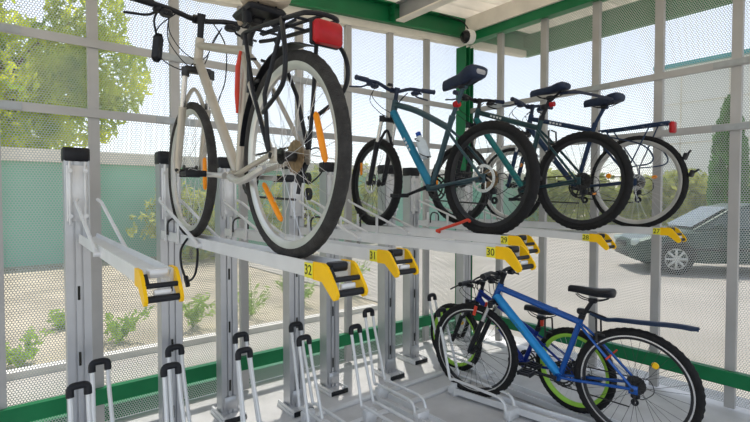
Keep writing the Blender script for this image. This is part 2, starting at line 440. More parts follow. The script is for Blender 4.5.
def bike(name, X, base, P, label, col, opt):
    rear, front, D, tw = P['rear'], P['front'], P['D'], P['tw']
    Y0 = (rear[0]+front[0])/2; Z0 = base
    root = empty(name, (X, Y0, Z0+FZ), R(opt.get('rz', 0))); tag(root, label, 'bicycle', opt.get('group'))
    L = lambda y, z, x=0.: Vector((x, y-Y0, z-Z0))
    ht, hb, bb, tt, cl = P['headtop'], P['headbot'], P['bb'], P['ttr'], P['clamp']
    # steering: rotate fork, front wheel and bars about the head axis
    ax = (L(*ht)-L(*hb)).normalized(); piv = L(*hb)
    xf = Matrix.Translation(piv) @ Matrix.Rotation(R(opt.get('steer', 0)), 4, ax) @ Matrix.Translation(-piv) if opt.get('steer') else None
    # ---- frame
    rs = opt.get('tube', (.019, .021, .016))
    f = MB()
    f.tube([L(*ht)+ax*.006, L(*hb)-ax*.006], .021, 14)
    th = Vector(L(*ht)).lerp(L(*hb), .25); tb = Vector(L(*ht)).lerp(L(*hb), .8)
    bow = opt.get('bow', 0.); mid = th.lerp(L(*tt), .45)+Vector((0, 0, bow))
    f.tube(smooth([th, mid, L(*tt)], 6), rs[0], 12)
    f.tube([L(*bb), L(*cl)], rs[2], 12)
    f.cyl(L(*bb), (1, 0, 0), .023, .075, 16)
    for s_ in (-1, 1):
        f.tube(smooth([L(bb[0]-.02, bb[1], s_*.028), L(bb[0]-.16, bb[1]+(rear[1]-bb[1])*.35, s_*.042), L(rear[0]+.03, rear[1], s_*.062), L(rear[0], rear[1], s_*.062)]), .010, 8)
        f.tube(smooth([L(tt[0], tt[1]-.01, s_*.016), L(tt[0]+(rear[0]-tt[0])*.3, tt[1]+(rear[1]-tt[1])*.3, s_*.042), L(rear[0]+.01, rear[1]+.02, s_*.062), L(rear[0], rear[1], s_*.062)]), .0085, 8)
        f.box(L(rear[0]-.005, rear[1], s_*.062), (.006, .05, .05), None, .004)
    yb = (tt[0]+(rear[0]-tt[0])*.3, tt[1]+(rear[1]-tt[1])*.3)
    f.tube([L(yb[0], yb[1], -.04), L(yb[0], yb[1], .04)], .008, 8)
    fr = f.build('frame', col['frame'], root)
    dm = tb.lerp(L(*bb), .5)+Vector((0, .0, opt.get('dbow', 0)))
    MB().tube(smooth([tb, dm, L(*bb)], 6), [rs[1]]*6+[rs[1]*1.0]*7, 12).build('down_tube', col.get('down', col['frame']), fr)
    if opt.get('decal'):
        for (a, b) in opt['decal']:
            A, B = (th, L(*tt)) if a == 't' else (tb, L(*bb))
            q = MB()
            for s_ in (-1, 1):
                d = (B-A); c0 = A.lerp(B, b); an = math.atan2(d.z, d.y)
                rr = rs[0] if a == 't' else rs[1]
                for k in range(4): q.box(c0+d.normalized()*(k*.03-.045)+Vector((s_*rr, 0, bow*.8 if a == 't' else 0)), (.003, .018, .014), Matrix.Rotation(an, 3, 'X'))
            q.build('frame_lettering', opt.get('decalcol', 'whitedecal'), fr)
    # ---- fork and front wheel
    fk = MB(); cw = P.get('crown', (hb[0]+.012, hb[1]-.02)); fy, fz = front
    crown = L(*hb)-ax*.03; toe = L(fy, fz); 
    dirn = -ax; ln = (toe-crown).dot(dirn)
    fk.tube([L(*hb), crown], .018, 10)
    stan = MB(); lower = MB()
    if opt.get('susp', True):
        for s_ in (-1, 1):
            a = crown+Vector((s_*.06, 0, 0)); e = a+dirn*ln; e.y = toe.y-.005; e.z = max(e.z, toe.z)
            off = toe-(crown+dirn*ln)
            a = a+off*.55; e2 = toe+Vector((s_*.06, 0, 0))-off*.3
            fk.tube([a+Vector((0, 0, .012)), a-Vector((0, 0, .03))], .019, 10)
            stan.tube([a, a.lerp(e2, .45)], .0135, 10)
            lower.tube([a.lerp(e2, .36), a.lerp(e2, .9), e2, toe+Vector((s_*.06, 0, -.012))], [.019, .018, .015, .012], 10)
        fk.box(crown+Vector((0, off.y*.5, 0)), (.135, .04, .03), None, .01)
        up = L(fy-.02, fz+D/2+.02)
        lower.tube(smooth([crown.lerp(toe, .40)+Vector((-.06, .0, 0)), crown.lerp(toe, .16)+Vector((0, .03, .0)), crown.lerp(toe, .40)+Vector((.06, 0, 0))]), .010, 8)
    else:
        for s_ in (-1, 1):
            lower.tube(smooth([crown+Vector((0, 0, 0)), crown+Vector((s_*.045, .005, -.02)), crown.lerp(toe, .6)+Vector((s_*.055, -.012, 0)), toe+Vector((s_*.056, 0, 0))]), [.014]*6+[.013]*6+[.010]*7, 10)
    fo = fk.build('fork', col.get('fork', 'plastic'), root, xf)
    if stan.v: stan.build('stanchion', col.get('stanchion', 'chrome'), fo, xf)
    lower.build('fork_legs', col.get('lower', 'plastic'), fo, xf)
    wk = dict(D=D, tw=tw, rim=col.get('rim', 'blackrim'), tyre=col.get('tyre', 'rubber'), spoke=col.get('spoke', 'spoke'), knob=opt.get('knob', .003), rimw=opt.get('rimw', .024), side=col.get('track'))
    wheel(root, xf, L, fy, fz, disc=opt.get('disc', False), reflect=opt.get('rf', ()), **wk)
    wheel(root, None, L, rear[0], rear[1], disc=opt.get('disc', False), cassette=col.get('cassette', 'darkmetal'), reflect=opt.get('rr', ()), **wk)
    # ---- cockpit
    stm = P['stem']; bw = opt.get('bar', .30); s0 = L(*stm); rise = opt.get('rise', .02); sw = opt.get('sweep', .04)
    bc = s0+Vector((0, opt.get('reach', .04), 0))
    h = MB()
    h.tube([L(*ht), s0], .015, 12); h.tube([s0-ax*.012, bc], .016, 10); h.cyl(bc, (1, 0, 0), .02, .045, 12); h.cyl(s0-ax*.005, ax, .019, .035, 12)
    pl = [bc+Vector((s_*t*bw, -sw*max(0, t-.3)/.7, rise*min(1, max(0, (t-.12)/.3)))) for s_, t in ((-1, 1), (-1, .7), (-1, .42), (-1, .12), (1, 0), (1, .12), (1, .42), (1, .7), (1, 1))]
    h.tube(smooth(pl, 4), .0125, 10)
    hbj = h.build('handlebar', col.get('bar', 'plastic'), root, xf)
    for s_ in (-1, 1):
        e0 = pl[-1] if s_ > 0 else pl[0]; e1 = (pl[-2] if s_ > 0 else pl[1]); g0 = e0+(e0-e1).normalized()*.004
        g1 = e0.lerp(e1, .13/max(.01, (e0-e1).length)) if (e0-e1).length > .13 else e1
        q = MB(); q.tube([g0, g0.lerp(g1, .05), g0.lerp(g1, .1), g0.lerp(g1, .5), g1], [.015, .0185, .0165, .0175, .0165], 12)
        q.build('grip', col.get('grip', 'plastic'), hbj, xf)
        inn = g1+(g1-g0).normalized()*.025
        q = MB().box(inn+Vector((0, .012, -.012)), (.035, .04, .032), None, .008)
        q.tube(smooth([inn+Vector((0, .03, -.015)), inn+Vector((s_*.03, .065, -.03)), inn+Vector((s_*.13, .055, -.045))]), [.006]*12+[.005], 8)
        q.box(inn+Vector((-s_*.035, .0, -.028)), (.05, .05, .028), None, .009)
        q.tube([inn+Vector((-s_*.03, -.02, -.03)), inn+Vector((-s_*.02, -.055, -.04))], .006, 6)
        q.build('brake_lever', col.get('lever', 'plastic'), hbj, xf)
    cb = MB()
    for s_ in (-1, 1):
        for kk, drop in ((0, .13), (1, .08)):
            i0 = pl[2] if s_ < 0 else pl[6]
            cb.tube(smooth([i0+Vector((0, .03, -.02)), i0+Vector((-s_*.02, .13-.03*kk, -.03-drop*.5)), L(hb[0]+.07-.03*kk, ht[1]-drop*.6, s_*.06), L(hb[0]+(.03 if kk == 0 else -.03), hb[1]-.01, s_*.025*(1-2*kk))], 6), .0026, 6)
    cb.build('brake_cable', 'plastic', hbj, xf)
    if opt.get('bell'):
        MB().cyl(pl[3]+Vector((0, -.01, .032)), (0, -.3, 1), .024, .022, 16, .016).build('bell', 'plastic', hbj, xf)
    # ---- seat
    sd_ = P['saddle']; sm_ = L(sd_[0], sd_[1]-.06)
    q = MB().tube([L(*tt), L(*cl), sm_], .0135, 12).cyl(L(*cl), (L(*cl)-L(*bb)), .02, .03, 14).box(sm_, (.04, .05, .03), None, .008)
    post = q.build('seat_post', col.get('post', 'plastic'), root)
    saddle(root, L, sd_[0], sd_[1], col.get('saddle', 'saddlenavy'), opt.get('slen', .27), opt.get('swid', .15), opt.get('stilt', 0), patch=opt.get('patch'), thick=opt.get('sthick', .05))
    # ---- drivetrain
    ca = R(opt.get('crank', 10)); q = MB(); cx = .055
    for rr, xx in ((.085, .045), (.065, .036)):
        q.ring([(rr, xx), (rr, xx+.003), (rr-.014, xx+.003), (rr-.014, xx)], L(*bb), 40, ((0, 1), .004))
    for k in range(5):
        a = 2*PI*k/5; q.tube([L(bb[0], bb[1], .045), L(bb[0]+.075*math.cos(a), bb[1]+.075*math.sin(a), .045)], .006, 6)
    ck = q.build('crankset', col.get('ring', 'darkmetal'), root)
    for s_ in (-1, 1):
        e = L(bb[0]+s_*.17*math.cos(ca), bb[1]+s_*.17*math.sin(ca), s_*.075)
        MB().tube([L(bb[0], bb[1], s_*.058), L(bb[0], bb[1], s_*.06).lerp(e, .5), e], [.014, .010, .011], 8).build('crank_arm', col.get('crankcol', 'plastic'), ck)
        pedal(ck, e+Vector((s_*.055, 0, 0)), refl=opt.get('pedalref'))
    rc = .04; z1 = L(rear[0], rear[1]+rc, .035); z2 = L(bb[0], bb[1]+.082, .046); z3 = L(bb[0], bb[1]-.082, .046)
    dl = L(rear[0]+.015, rear[1]-.125, .04); dj = L(rear[0]+.005, rear[1]-.07, .045)
    MB().tube([z1, z2], .0045, 6).tube([z3, dl+Vector((0, .02, -.02))], .0045, 6).tube(smooth([z2, L(bb[0]+.085, bb[1], .046), z3], 5), .0045, 6).build('chain', 'darkmetal', root)
    q = MB().tube([L(rear[0], rear[1]-.02, .065), dj], .010, 8).box(dj, (.03, .05, .035), None, .008)
    q.ring([(.022, .037), (.022, .045), (.008, .045), (.008, .037)], dl, 18).ring([(.02, .037), (.02, .045), (.008, .045), (.008, .037)], dl+Vector((0, .004, .055)), 18)
    q.tube([dj, dl], .008, 6)
    q.build('derailleur', col.get('mech', 'plastic'), root)
    MB().tube(smooth([L(rear[0]+.06, rear[1]+.005, .065), L(rear[0]-.05, rear[1]+.03, .08), L(rear[0]-.085, rear[1]-.04, .08), L(rear[0]-.03, rear[1]-.09, .06), L(rear[0], rear[1]-.075, .055)]), .0025, 6).build('shift_cable', 'plastic', root)
    if not opt.get('disc'):
        q = MB()
        for s_ in (-1, 1):
            q.tube([L(yb[0]-.02, rear[1]+D/2-tw-.06, s_*.05), L(yb[0]-.015, rear[1]+D/2+.02, s_*.045), L(yb[0], rear[1]+D/2+.03, s_*.01)], .006, 6)
            q.box(L(yb[0]-.03, rear[1]+D/2-tw-.02, s_*.025), (.012, .06, .012), None, .003)
        q.build('rim_brake', 'darkmetal', root)
    if opt.get('extra'): opt['extra'](root, L)
    return root, L

G = 'bicycles parked in the two-tier rack'
TZ = -.222                                             # running surface of the upper trays

# --- grey trekking bike with carrier (tray 32)
def extraA(root, L):
    # carrier
    q = MB(); W = .06
    loop = [L(1.70, .60, -.035), L(1.60, .59, -W), L(1.26, .545, -W), L(1.19, .535, -W*.8), L(1.175, .535, 0), L(1.19, .535, W*.8), L(1.26, .545, W), L(1.60, .59, W), L(1.70, .60, .035)]
    q.tube(smooth(loop, 5), .0075, 8)
    for y in (1.28, 1.40, 1.55): q.tube([L(y, .548+(y-1.26)*.13, -W), L(y, .548+(y-1.26)*.13, W)], .005, 6)
    q.tube([L(1.18, .537, 0), L(1.60, .592, 0)], .006, 6)
    for s in (-1, 1):
        q.tube([L(1.62, .59, s*W), L(1.50, .36, s*.085), L(1.405, .15, s*.075)], .0075, 8)
        q.tube([L(1.32, .56, s*W), L(1.40, .33, s*.09), L(1.405, .15, s*.075)], .0075, 8)
        q.tube(smooth([L(1.34, .56, s*W), L(1.25, .48, s*.10), L(1.22, .40, s*.11), L(1.25, .33, s*.105), L(1.38, .28, s*.095), L(1.42, .275, s*.085)], 6), .0075, 8)
    rk = q.build('luggage_carrier', 'plastic', root)
    q = MB().box(L(1.165, .478), (.095, .03, .066), None, .008); q.build('tail_reflector', 'red', rk)
    q = MB().box(L(1.185, .48), (.10, .012, .072), None, .004); q.build('reflector_housing', 'plastic', rk)
    MB().tube(smooth([L(1.62, .60, .0), L(1.52, .61, .04), L(1.36, .575, 0)]), .006, 6).build('spring_clip', 'plastic', rk)
    # rear mudguard of dark plastic over the tyre
    q = MB()
    rr = []
    for k in range(12):
        a = R(10+k*9); r_ = .362
        rr.append([L(1.40+r_*math.cos(a)*-1*-1, .136+r_*math.sin(a), x*.028) + Vector((0, 0, 0)) for x in (-1, -.5, 0, .5, 1)]+[L(1.40+(r_-.004)*math.cos(a), .136+(r_-.004)*math.sin(a), x*.028) for x in (1, .5, 0, -.5, -1)])
    q.loft(rr); q.build('mudguard', 'plastic', root)
    MB().tube([L(1.735, .56, -.028), L(1.745, .50, -.036), L(1.765, .40, -.032), L(1.78, .33, -.026)], [.006, .010, .010, .005], 8).build('strap', 'redplastic', root)
    # bar mirror hanging from the left side of the handlebar
    q = MB().box(L(2.33, .69, -.18), (.045, .04, .13), Matrix.Rotation(R(6), 3, 'Y'), .018); q.build('mirror', 'plastic', root)
    MB().tube(smooth([L(2.30, .87, -.17), L(2.34, .82, -.19), L(2.335, .74, -.18)]), .005, 6).build('mirror_arm', 'plastic', root)
    # big cable loops in front of the head tube
    q = MB()
    q.tube(smooth([L(2.30, .86, -.10), L(2.42, .80, -.16), L(2.46, .69, -.14), L(2.38, .62, -.06), L(2.31, .64, -.025)], 6), .003, 6)
    q.tube(smooth([L(2.30, .86, .06), L(2.38, .78, .16), L(2.36, .60, .15), L(2.20, .42, .05), L(2.0, .22, .02)], 6), .003, 6)
    q.build('cable_loop', 'plastic', root)
    # sprung saddle base
    q = MB()
    for s in (-1, 1):
        q.tube([L(1.62, .635, s*.05), L(1.60, .67, s*.06)], .018, 12); q.tube(smooth([L(1.75, .665, s*.01), L(1.68, .65, s*.03), L(1.60, .65, s*.05)]), .006, 6)
    q.build('saddle_springs', 'plastic', root)
    q = MB().box(L(1.63, .672), (.15, .16, .022), None, .01); q.build('saddle_base', 'plastic', root)
    # kickstand plate and chain guard
    q = MB().tube(smooth([L(1.80, .08, -.05), L(1.66, .06, -.06), L(1.45, .10, -.07)]), [.014]*12+[.008], 8); q.build('kickstand', 'silverrim', root)
bikeA, LA = bike('trekking_bicycle', .754, -.209,
    dict(rear=(1.403, .136), front=(2.456, .136), D=.69, tw=.042, bb=(1.83, .085), headtop=(2.285, .755), headbot=(2.322, .64), stem=(2.262, .855), ttr=(1.742, .565), clamp=(1.733, .60), saddle=(1.66, .718)),
    'silver-grey trekking bicycle with black luggage carrier and red reflector on upper tray 32',
    dict(frame='champagne', fork='darkmetal', lower='champagne', stanchion='chrome', rim='silverrim', tyre='greyrubber', cassette='rust', saddle='beige', crankcol='silverrim', post='darkmetal', bar='plastic', lever='plastic'),
    dict(group=G, tube=(.018, .021, .017), crank=184, rise=.015, sweep=.05, reach=.05, slen=.27, swid=.20, sthick=.055, knob=.0015, rimw=.026, dbow=0,
         rr=(('chord', -.012, (1.216, .256), (1.161, .103), 'orange'), ('chord', -.012, (1.578, .051), (1.439, -.081), 'orange')), rf=(('chord', -.005, (2.225, .186), (2.222, .034), 'orange'), ('chord', -.005, (2.655, .288), (2.66, .147), 'orange')), extra=extraA))

# --- teal hardtail (tray 30 / 29)
def extraB(root, L):
    MB().cyl(L(1.905, .56, .0), (0, -1, .25), .022, .03, 14).build('tail_light', 'red', root)
    MB().box(L(1.915, .56), (.03, .03, .03), None, .006).build('light_bracket', 'plastic', root)
    q = MB(); b0, b1 = L(2.235, .40), L(2.165, .26)
    off = Vector((0, -.03, -.01))
    q.tube([b0+off*.2, b1+off*.6], .006, 6)
    for t in (.2, .9):
        c = (b0.lerp(b1, t)); q.tube([c+Vector((.038*math.cos(a), .01*math.sin(a)*0-.0+.038*math.sin(a)*.9, .038*math.sin(a)*.4)) for a in [2*PI*k/16 for k in range(16)]], .003, 6, closed=True)
    q.build('bottle_cage', 'plastic', root)
bikeB, LB = bike('mountain_bicycle', 2.152, TZ,
    dict(rear=(1.671, .1055), front=(2.704, .1055), D=.655, tw=.056, bb=(2.115, .06), headtop=(2.468, .67), headbot=(2.495, .575), stem=(2.45, .745), ttr=(1.968, .424), clamp=(1.944, .482), saddle=(1.855, .715)),
    'dark teal mountain bicycle with blue down tube and water bottle on the middle upper tray',
    dict(frame='graphite', down='sea', rim='blackrim', tyre='rubber', spoke='darkspoke', stanchion='chrome', lower='plastic', saddle='saddlenavy', cassette='rust', grip='saddlenavy', lever='saddlenavy', bar='saddlenavy', post='graphite'),
    dict(group=G, tube=(.021, .027, .018), bow=.02, crank=163, steer=-6, rise=.03, bar=.33, knob=.004, disc=True, patch='greypatch', bell=True, slen=.29, swid=.17, stilt=.10, sthick=.075, decal=(('d', .45),), extra=extraB,
         rf=(('chord', 0, (2.905, .27), (2.905, .17), 'orange'),), rr=()))

# --- black and teal mountain bike with clip-on mudguard (tray 28)
def clip_guard(root, L, sp, pts, wdt=.05, m='saddlenavy'):
    q = MB(); rr = []
    ps = smooth([L(*p) for p in pts], 5)
    for i, p in enumerate(ps):
        hw = wdt*min(1, .35+i/len(ps)*1.3)*.5
        if i >= len(ps)-2: hw *= .6
        rr.append([p+Vector((-hw, 0, -.014)), p+Vector((-hw*.6, 0, 0)), p+Vector((0, 0, .006)), p+Vector((hw*.6, 0, 0)), p+Vector((hw, 0, -.014)), p+Vector((hw*.6, 0, -.006)), p+Vector((0, 0, -.001)), p+Vector((-hw*.6, 0, -.006))])
    q.loft(rr); g = q.build('mudguard', m, root)
    a = L(*pts[0]); MB().tube([L(*sp), a, L(*pts[1])], .009, 8).box(L(*sp), (.04, .045, .035), None, .008).build('mudguard_clamp', 'plastic', g)
def extraD(root, L):
    MB().cyl(L(1.77, .64), (0, -1, .1), .018, .03, 14).build('tail_light', 'red', root)
    clip_guard(root, L, (1.83, .63), [(1.72, .71), (1.60, .70), (1.47, .655), (1.36, .61)], .06)
bikeD, LD = bike('mountain_bicycle', 2.978, TZ,
    dict(rear=(1.558, .1055), front=(2.61, .1055), D=.655, tw=.052, bb=(1.985, .055), headtop=(2.41, .70), headbot=(2.435, .605), stem=(2.395, .77), ttr=(1.879, .49), clamp=(1.850, .556), saddle=(1.785, .745)),
    'black mountain bicycle with teal down tube and clip-on mudguard on upper tray 28',
    dict(frame='blackteal', down='tealpaint', rim='blackrim', tyre='rubber', spoke='darkspoke', saddle='saddlenavy', lever='plastic', grip='saddlenavy', ring='darkmetal'),
    dict(group=G, tube=(.02, .023, .017), crank=-25, rise=.02, bar=.30, knob=.004, slen=.28, swid=.145, decal=(('t', .35),), rf=(('chord', 0, (2.86, .26), (2.86, .07), 'orange'),), extra=extraD))

# --- navy city bike with carrier (tray 27)
def extraE(root, L):
    q = MB(); W = .065
    q.tube(smooth([L(1.67, .485, -W), L(1.55, .487, -W), L(1.24, .497, -W), L(1.215, .497, -W*.7), L(1.215, .497, W*.7), L(1.24, .497, W), L(1.55, .487, W), L(1.67, .485, W)], 4), .006, 8)
    for k in range(4): q.tube([L(1.62-.12*k, .488, -W), L(1.62-.12*k, .488, W)], .005, 6)
    q.tube([L(1.68, .485, 0), L(1.215, .497, 0)], .006, 6)
    for s in (-1, 1):
        q.tube([L(1.62, .485, s*W), L(1.46, .22, s*.085), L(1.435, .13, s*.07)], .005, 6)
        q.tube([L(1.32, .49, s*W), L(1.445, .21, s*.085), L(1.435, .13, s*.07)], .005, 6)
        q.tube(smooth([L(1.58, .43, s*.075), L(1.36, .36, s*.12), L(1.28, .28, s*.125), L(1.30, .225, s*.12), L(1.44, .21, s*.09)], 6), .005, 6)
    rk = q.build('luggage_carrier', 'navy', root)
    MB().box(L(1.205, .465), (.07, .028, .075), None, .008).build('tail_reflector', 'red', rk)
    q = MB()
    for a in (28, 8):
        a = R(180-a); q = MB(); q.box(L(1.432+.345*math.cos(a), .1055+.345*math.sin(a)), (.05, .02, .045), Matrix.Rotation(R(20), 3, 'X'), .004)
        q.tube([L(1.432+.345*math.cos(a), .1055+.345*math.sin(a)), L(1.432+.39*math.cos(a-.05), .1055+.39*math.sin(a-.05))], .007, 6); q.build('tyre_strap', 'plastic', root)
    q = MB(); rr = []
    for k in range(13):
        a = R(20+k*10); r_ = .352; c0 = (2.465, .1055)
        rr.append([L(c0[0]+r_*math.cos(a), c0[1]+r_*math.sin(a), x*.028) for x in (-1, -.5, 0, .5, 1)]+[L(c0[0]+(r_-.004)*math.cos(a), c0[1]+(r_-.004)*math.sin(a), x*.028) for x in (1, .5, 0, -.5, -1)])
    q.loft(rr); q.build('mudguard', 'silverrim', root)
bikeE, LE = bike('city_bicycle', 3.50, TZ,
    dict(rear=(1.432, .1055), front=(2.465, .1055), D=.655, tw=.04, bb=(1.872, .075), headtop=(2.272, .69), headbot=(2.302, .572), stem=(2.258, .765), ttr=(1.752, .505), clamp=(1.730, .545), saddle=(1.66, .725)),
    'navy bicycle with pale rims and luggage carrier, rightmost on the upper trays',
    dict(frame='navy', down='navy', rim='silverrim', tyre='rubber', lower='navy', saddle='saddlenavy', cassette='chrome', grip='saddlenavy', bar='saddlenavy', post='navy', lever='saddlenavy'),
    dict(group=G, tube=(.019, .022, .017), crank=17, rise=.02, bar=.29, knob=.0015, slen=.28, swid=.18, sthick=.065, rimw=.03, decal=(('t', .45), ('d', .5)), extra=extraE, pedalref='orange',
         rr=(('oval', 15, .60, .019, 'orange'), ('oval', 165, .38, .012, 'orange')), rf=(('oval', 120, .6, .011, 'orange'),)))

# --- blue bike on the floor
def extraL1(root, L):
    clip_guard(root, L, (1.465, -.715), [(1.41, -.712), (1.32, -.735), (1.25, -.725), (1.08, -.715), (.95, -.706), (.85, -.71)], .09, 'navy')
    q = MB()
    for s in (-1, 1): MB().box(L(2.165, -.81, s*.082), (.006, .022, .07), Matrix.Rotation(R(15), 3, 'X')).build('fork_decal', 'redplastic', root)
    q = MB()
    for s in (-1, 1): q.box(L(1.285, -.95, s*.062), (.004, .010, .045), Matrix.Rotation(R(42), 3, 'X'))
    q.build('stay_decal', 'redplastic', root)
bikeL1, LL1 = bike('mountain_bicycle', 2.788, -1.467,
    dict(rear=(1.158, -1.11), front=(2.218, -1.122), D=.69, tw=.05, bb=(1.592, -1.158), headtop=(2.006, -.611), headbot=(2.053, -.715), stem=(1.984, -.537), ttr=(1.471, -.784), clamp=(1.459, -.747), saddle=(1.395, -.577)),
    'bright blue mountain bicycle parked on the floor in front, long rear mudguard',
    dict(frame='blue', down='lightblue', rim='blackrim', track='chrome', tyre='rubber', spoke='darkspoke', stanchion='chrome', lower='plastic', saddle='plastic', cassette='darkmetal', bar='plastic'),
    dict(group=G, tube=(.022, .029, .018), rz=10, crank=185, rise=.02, bar=.31, knob=.004, slen=.27, swid=.15, stilt=-.05, extra=extraL1, decal=(('d', .4),), decalcol='sea',
         rr=(('oval', 125, .52, .02, 'amber'),), pedalref=None))

# --- small blue bike with lime rims behind it
def extraL2(root, L):
    MB().box(L(1.862, -.905, 0), (.03, .02, .05), None, .006).build('tail_light', 'redplastic', root)
bikeL2, LL2 = bike('junior_bicycle', 3.03, -1.490,
    dict(rear=(1.620, -1.177), front=(2.69, -1.2025), D=.575, tw=.048, bb=(2.007, -1.235), headtop=(2.408, -.755), headbot=(2.442, -.842), stem=(2.393, -.693), ttr=(1.915, -.996), clamp=(1.894, -.955), saddle=(1.874, -.811)),
    'smaller dark blue bicycle with lime green rims behind the bright blue one',
    dict(frame='cobalt', down='cobalt', rim='greenrim', track='greenrim', tyre='rubber', spoke='spoke', stanchion='chrome', lower='plastic', saddle='plastic', cassette='darkmetal', bar='plastic'),
    dict(group=G, tube=(.019, .022, .016), crank=-18, rise=.02, bar=.28, knob=.003, slen=.24, swid=.14, rimw=.03, extra=extraL2, decal=(('d', .4),), decalcol='greenrim',
         rf=(('oval', 120, .55, .014, 'amber'),)))

# water bottle in the cage of the teal bike
b = empty('water_bottle', bikeB.location+LB(2.165, .255)); tag(b, 'clear water bottle with blue cap in the teal bicycle frame', 'bottle')
d = (LB(2.24, .42)-LB(2.165, .255)).normalized()
MB().tube([d*0, d*.01, d*.11, d*.125, d*.15, d*.16], [.028, .034, .034, .028, .017, .015], 16).build('bottle_body', 'bottle', b)
MB().tube([d*.158, d*.185], .018, 14).build('cap', 'bluecap', b)

# ------------------------------------------------------------------ upper rack: posts and trays
def post(x, y, label, h=1.70):
    r = empty('rack_post', (x, y, 0)); tag(r, label, 'post', 'aluminium posts of the bike rack')
    wx, wy = .058, .048
    pr = [(-wx, -wy), (-.022, -wy), (-.022, -wy+.012), (-.012, -wy+.012), (-.012, -wy), (.012, -wy), (.012, -wy+.012), (.022, -wy+.012), (.022, -wy), (wx, -wy), (wx, wy), (-wx, wy)]
    q = MB(); n_ = len(pr)
    for z in (.02, h): q.v += [Vector((a, b_, z)) for a, b_ in pr]
    q.f = [tuple(range(n_))[::-1], tuple(range(n_, 2*n_))]+[(i, (i+1) % n_, n_+(i+1) % n_, n_+i) for i in range(n_)]
    q.build('profile', 'rackpost', r, ang=20)
    MB().box((0, 0, h+.03), (.125, .106, .075), None, .008).build('cap', 'plastic', r)
    q = MB()
    q.box((0, -.02, .012), (.17, .24, .024), None, .004).box((-.07, -.02, .03), (.012, .24, .03)).box((.07, -.02, .03), (.012, .24, .03))
    for s in (-1, 1):
        for yy in (-.11, .07): q.cyl((s*.05, yy, .03), (0, 0, 1), .01, .016, 6)
    q.build('foot_plate', 'galv', r)
    MB().box((0, -.142, .018), (.15, .012, .032), None, .003).build('foot_cap', 'plastic', r)
    MB().box((.0, -.052, .10), (.085, .012, .09), None, .004).build('bracket', 'rackpost', r)
    q = MB()
    for z in (.22, .62, .98): MB().box((.0, -.05, z), (.012, .006, .075), None, .002).build('slot', 'ink', r)
    q = MB().box((0, -.056, FZ+.02), (.10, .02, .30), None, .004)
    for s in (-1, 1): q.box((s*.035, -.07, FZ+.02), (.012, .03, .34), None, .003); q.cyl((s*.035, -.088, FZ+.14), (0, 1, 0), .011, .02, 10); q.cyl((s*.035, -.088, FZ-.1), (0, 1, 0), .011, .02, 10)
    q.build('carriage', 'galv', r)
    return r
def tray(x, y0, y1, num, label, drop=0., gd=True, rods=True, dz=0., arm=0.):
    """y0 at the post, y1 the outer end (towards the camera); drop lowers the outer end"""
    ln = y0-y1
    r = empty('bike_tray', (x, y0, TZ+FZ+dz)); r.rotation_euler = (math.atan2(drop, ln), 0, 0)
    tag(r, label, 'tray', 'upper bike trays')
    q = MB()
    sec = [(-.044, -.032), (-.044, .016), (-.039, .016), (-.033, -.001), (-.02, -.004), (.02, -.004), (.033, -.001), (.039, .016), (.044, .016), (.044, -.032), (.039, -.032), (.034, -.010), (-.034, -.010), (-.039, -.032)]
    q.v = [Vector((a, 0, b_)) for a, b_ in sec]+[Vector((a, -ln, b_)) for a, b_ in sec]
    n_ = len(sec)
    q.f = [(i, (i+1) % n_, n_+(i+1) % n_, n_+i) for i in range(n_)]+[tuple(range(n_)), tuple(range(n_, 2*n_))[::-1]]
    q.build('channel', 'galv', r, ang=20)
    if rods:
        for s in (-1, 1):
            q = MB().tube([(s*.045, .0, .20), (s*.058, -.04, .185), (s*.058, -.66, .0), (s*.058, -.70, -.018)], .0085, 8).cyl((s*.056, -.695, -.016), (1, 0, 0), .011, .026, 10)
            q.build('support_rod', 'galv', r)
    if arm: MB().box((-arm/2, -.02, -.01), (abs(arm), .06, .04), None, .004).build('side_arm', 'galv', r)
    if gd:
        for yy in (-.13, -.36):
            for s in (-1, 1):
                MB().box((s*.052, yy, .03), (.006, .026, .13), None, .002).cyl((s*.056, yy, -.03), (1, 0, 0), .008, .012, 10).build('wheel_guide', 'galv', r)
        q = MB().tube(smooth([(-.05, -.16, .0), (-.045, -.16, .07), (0, -.15, .09), (.045, -.16, .07), (.05, -.16, .0)]), .006, 6); q.build('wheel_stop', 'darkmetal', r)
    # yellow pull handle
    h = empty('tmp', (0, 0, 0)); bpy.data.objects.remove(h)
    pl = [(.05, .019), (-.004, .019), (-.022, .010), (-.066, -.044), (-.073, -.060), (-.068, -.073), (-.056, -.078), (-.044, -.070), (.004, -.033), (.05, -.033)]
    hd = None
    for s in (-1, 1):
        o = MB().prism([(a-ln, b_) for a, b_ in pl], s*.049-.005, s*.049+.005).build('handle_plate', 'yellow', r, ang=30)
        hd = hd or o
    MB().tube([(-.045, -ln-.040, -.024), (.045, -ln-.040, -.024)], .008, 12).tube([(-.040, -ln-.02, .006), (-.038, -ln-.040, -.024)], .007, 8).build('release_bar', 'plastic', hd)
    MB().tube([(-.045, -ln-.057, -.060), (.045, -ln-.057, -.060)], .0105, 14).build('roller', 'plastic', hd)
    MB().box((0, -ln+.006, .006), (.06, .034, .026), None, .005).build('latch', 'plastic' if gd else 'galv', hd)
    MB().box((0, -ln-.048, -.044), (.05, .012, .018), None, .003).build('lock_bar', 'galv', hd)
    # number plate on the side that faces the camera
    if not num: return r
    lb = MB().box((-.0555, -ln+.072, -.008), (.003, .046, .044), None, .001).build('number_plate', 'labely', r)
    text('number', num, .042, 'ink', lb, (-.0574, -ln+.072, -.008), (R(90), 0, R(-90)))
    return r
FR = [(.317, 3.02), (.775, 2.95), (1.19, 3.12), (1.60, 2.93), (1.98, 3.05), (2.52, 3.00), (2.93, 3.14), (3.67, 3.15)]
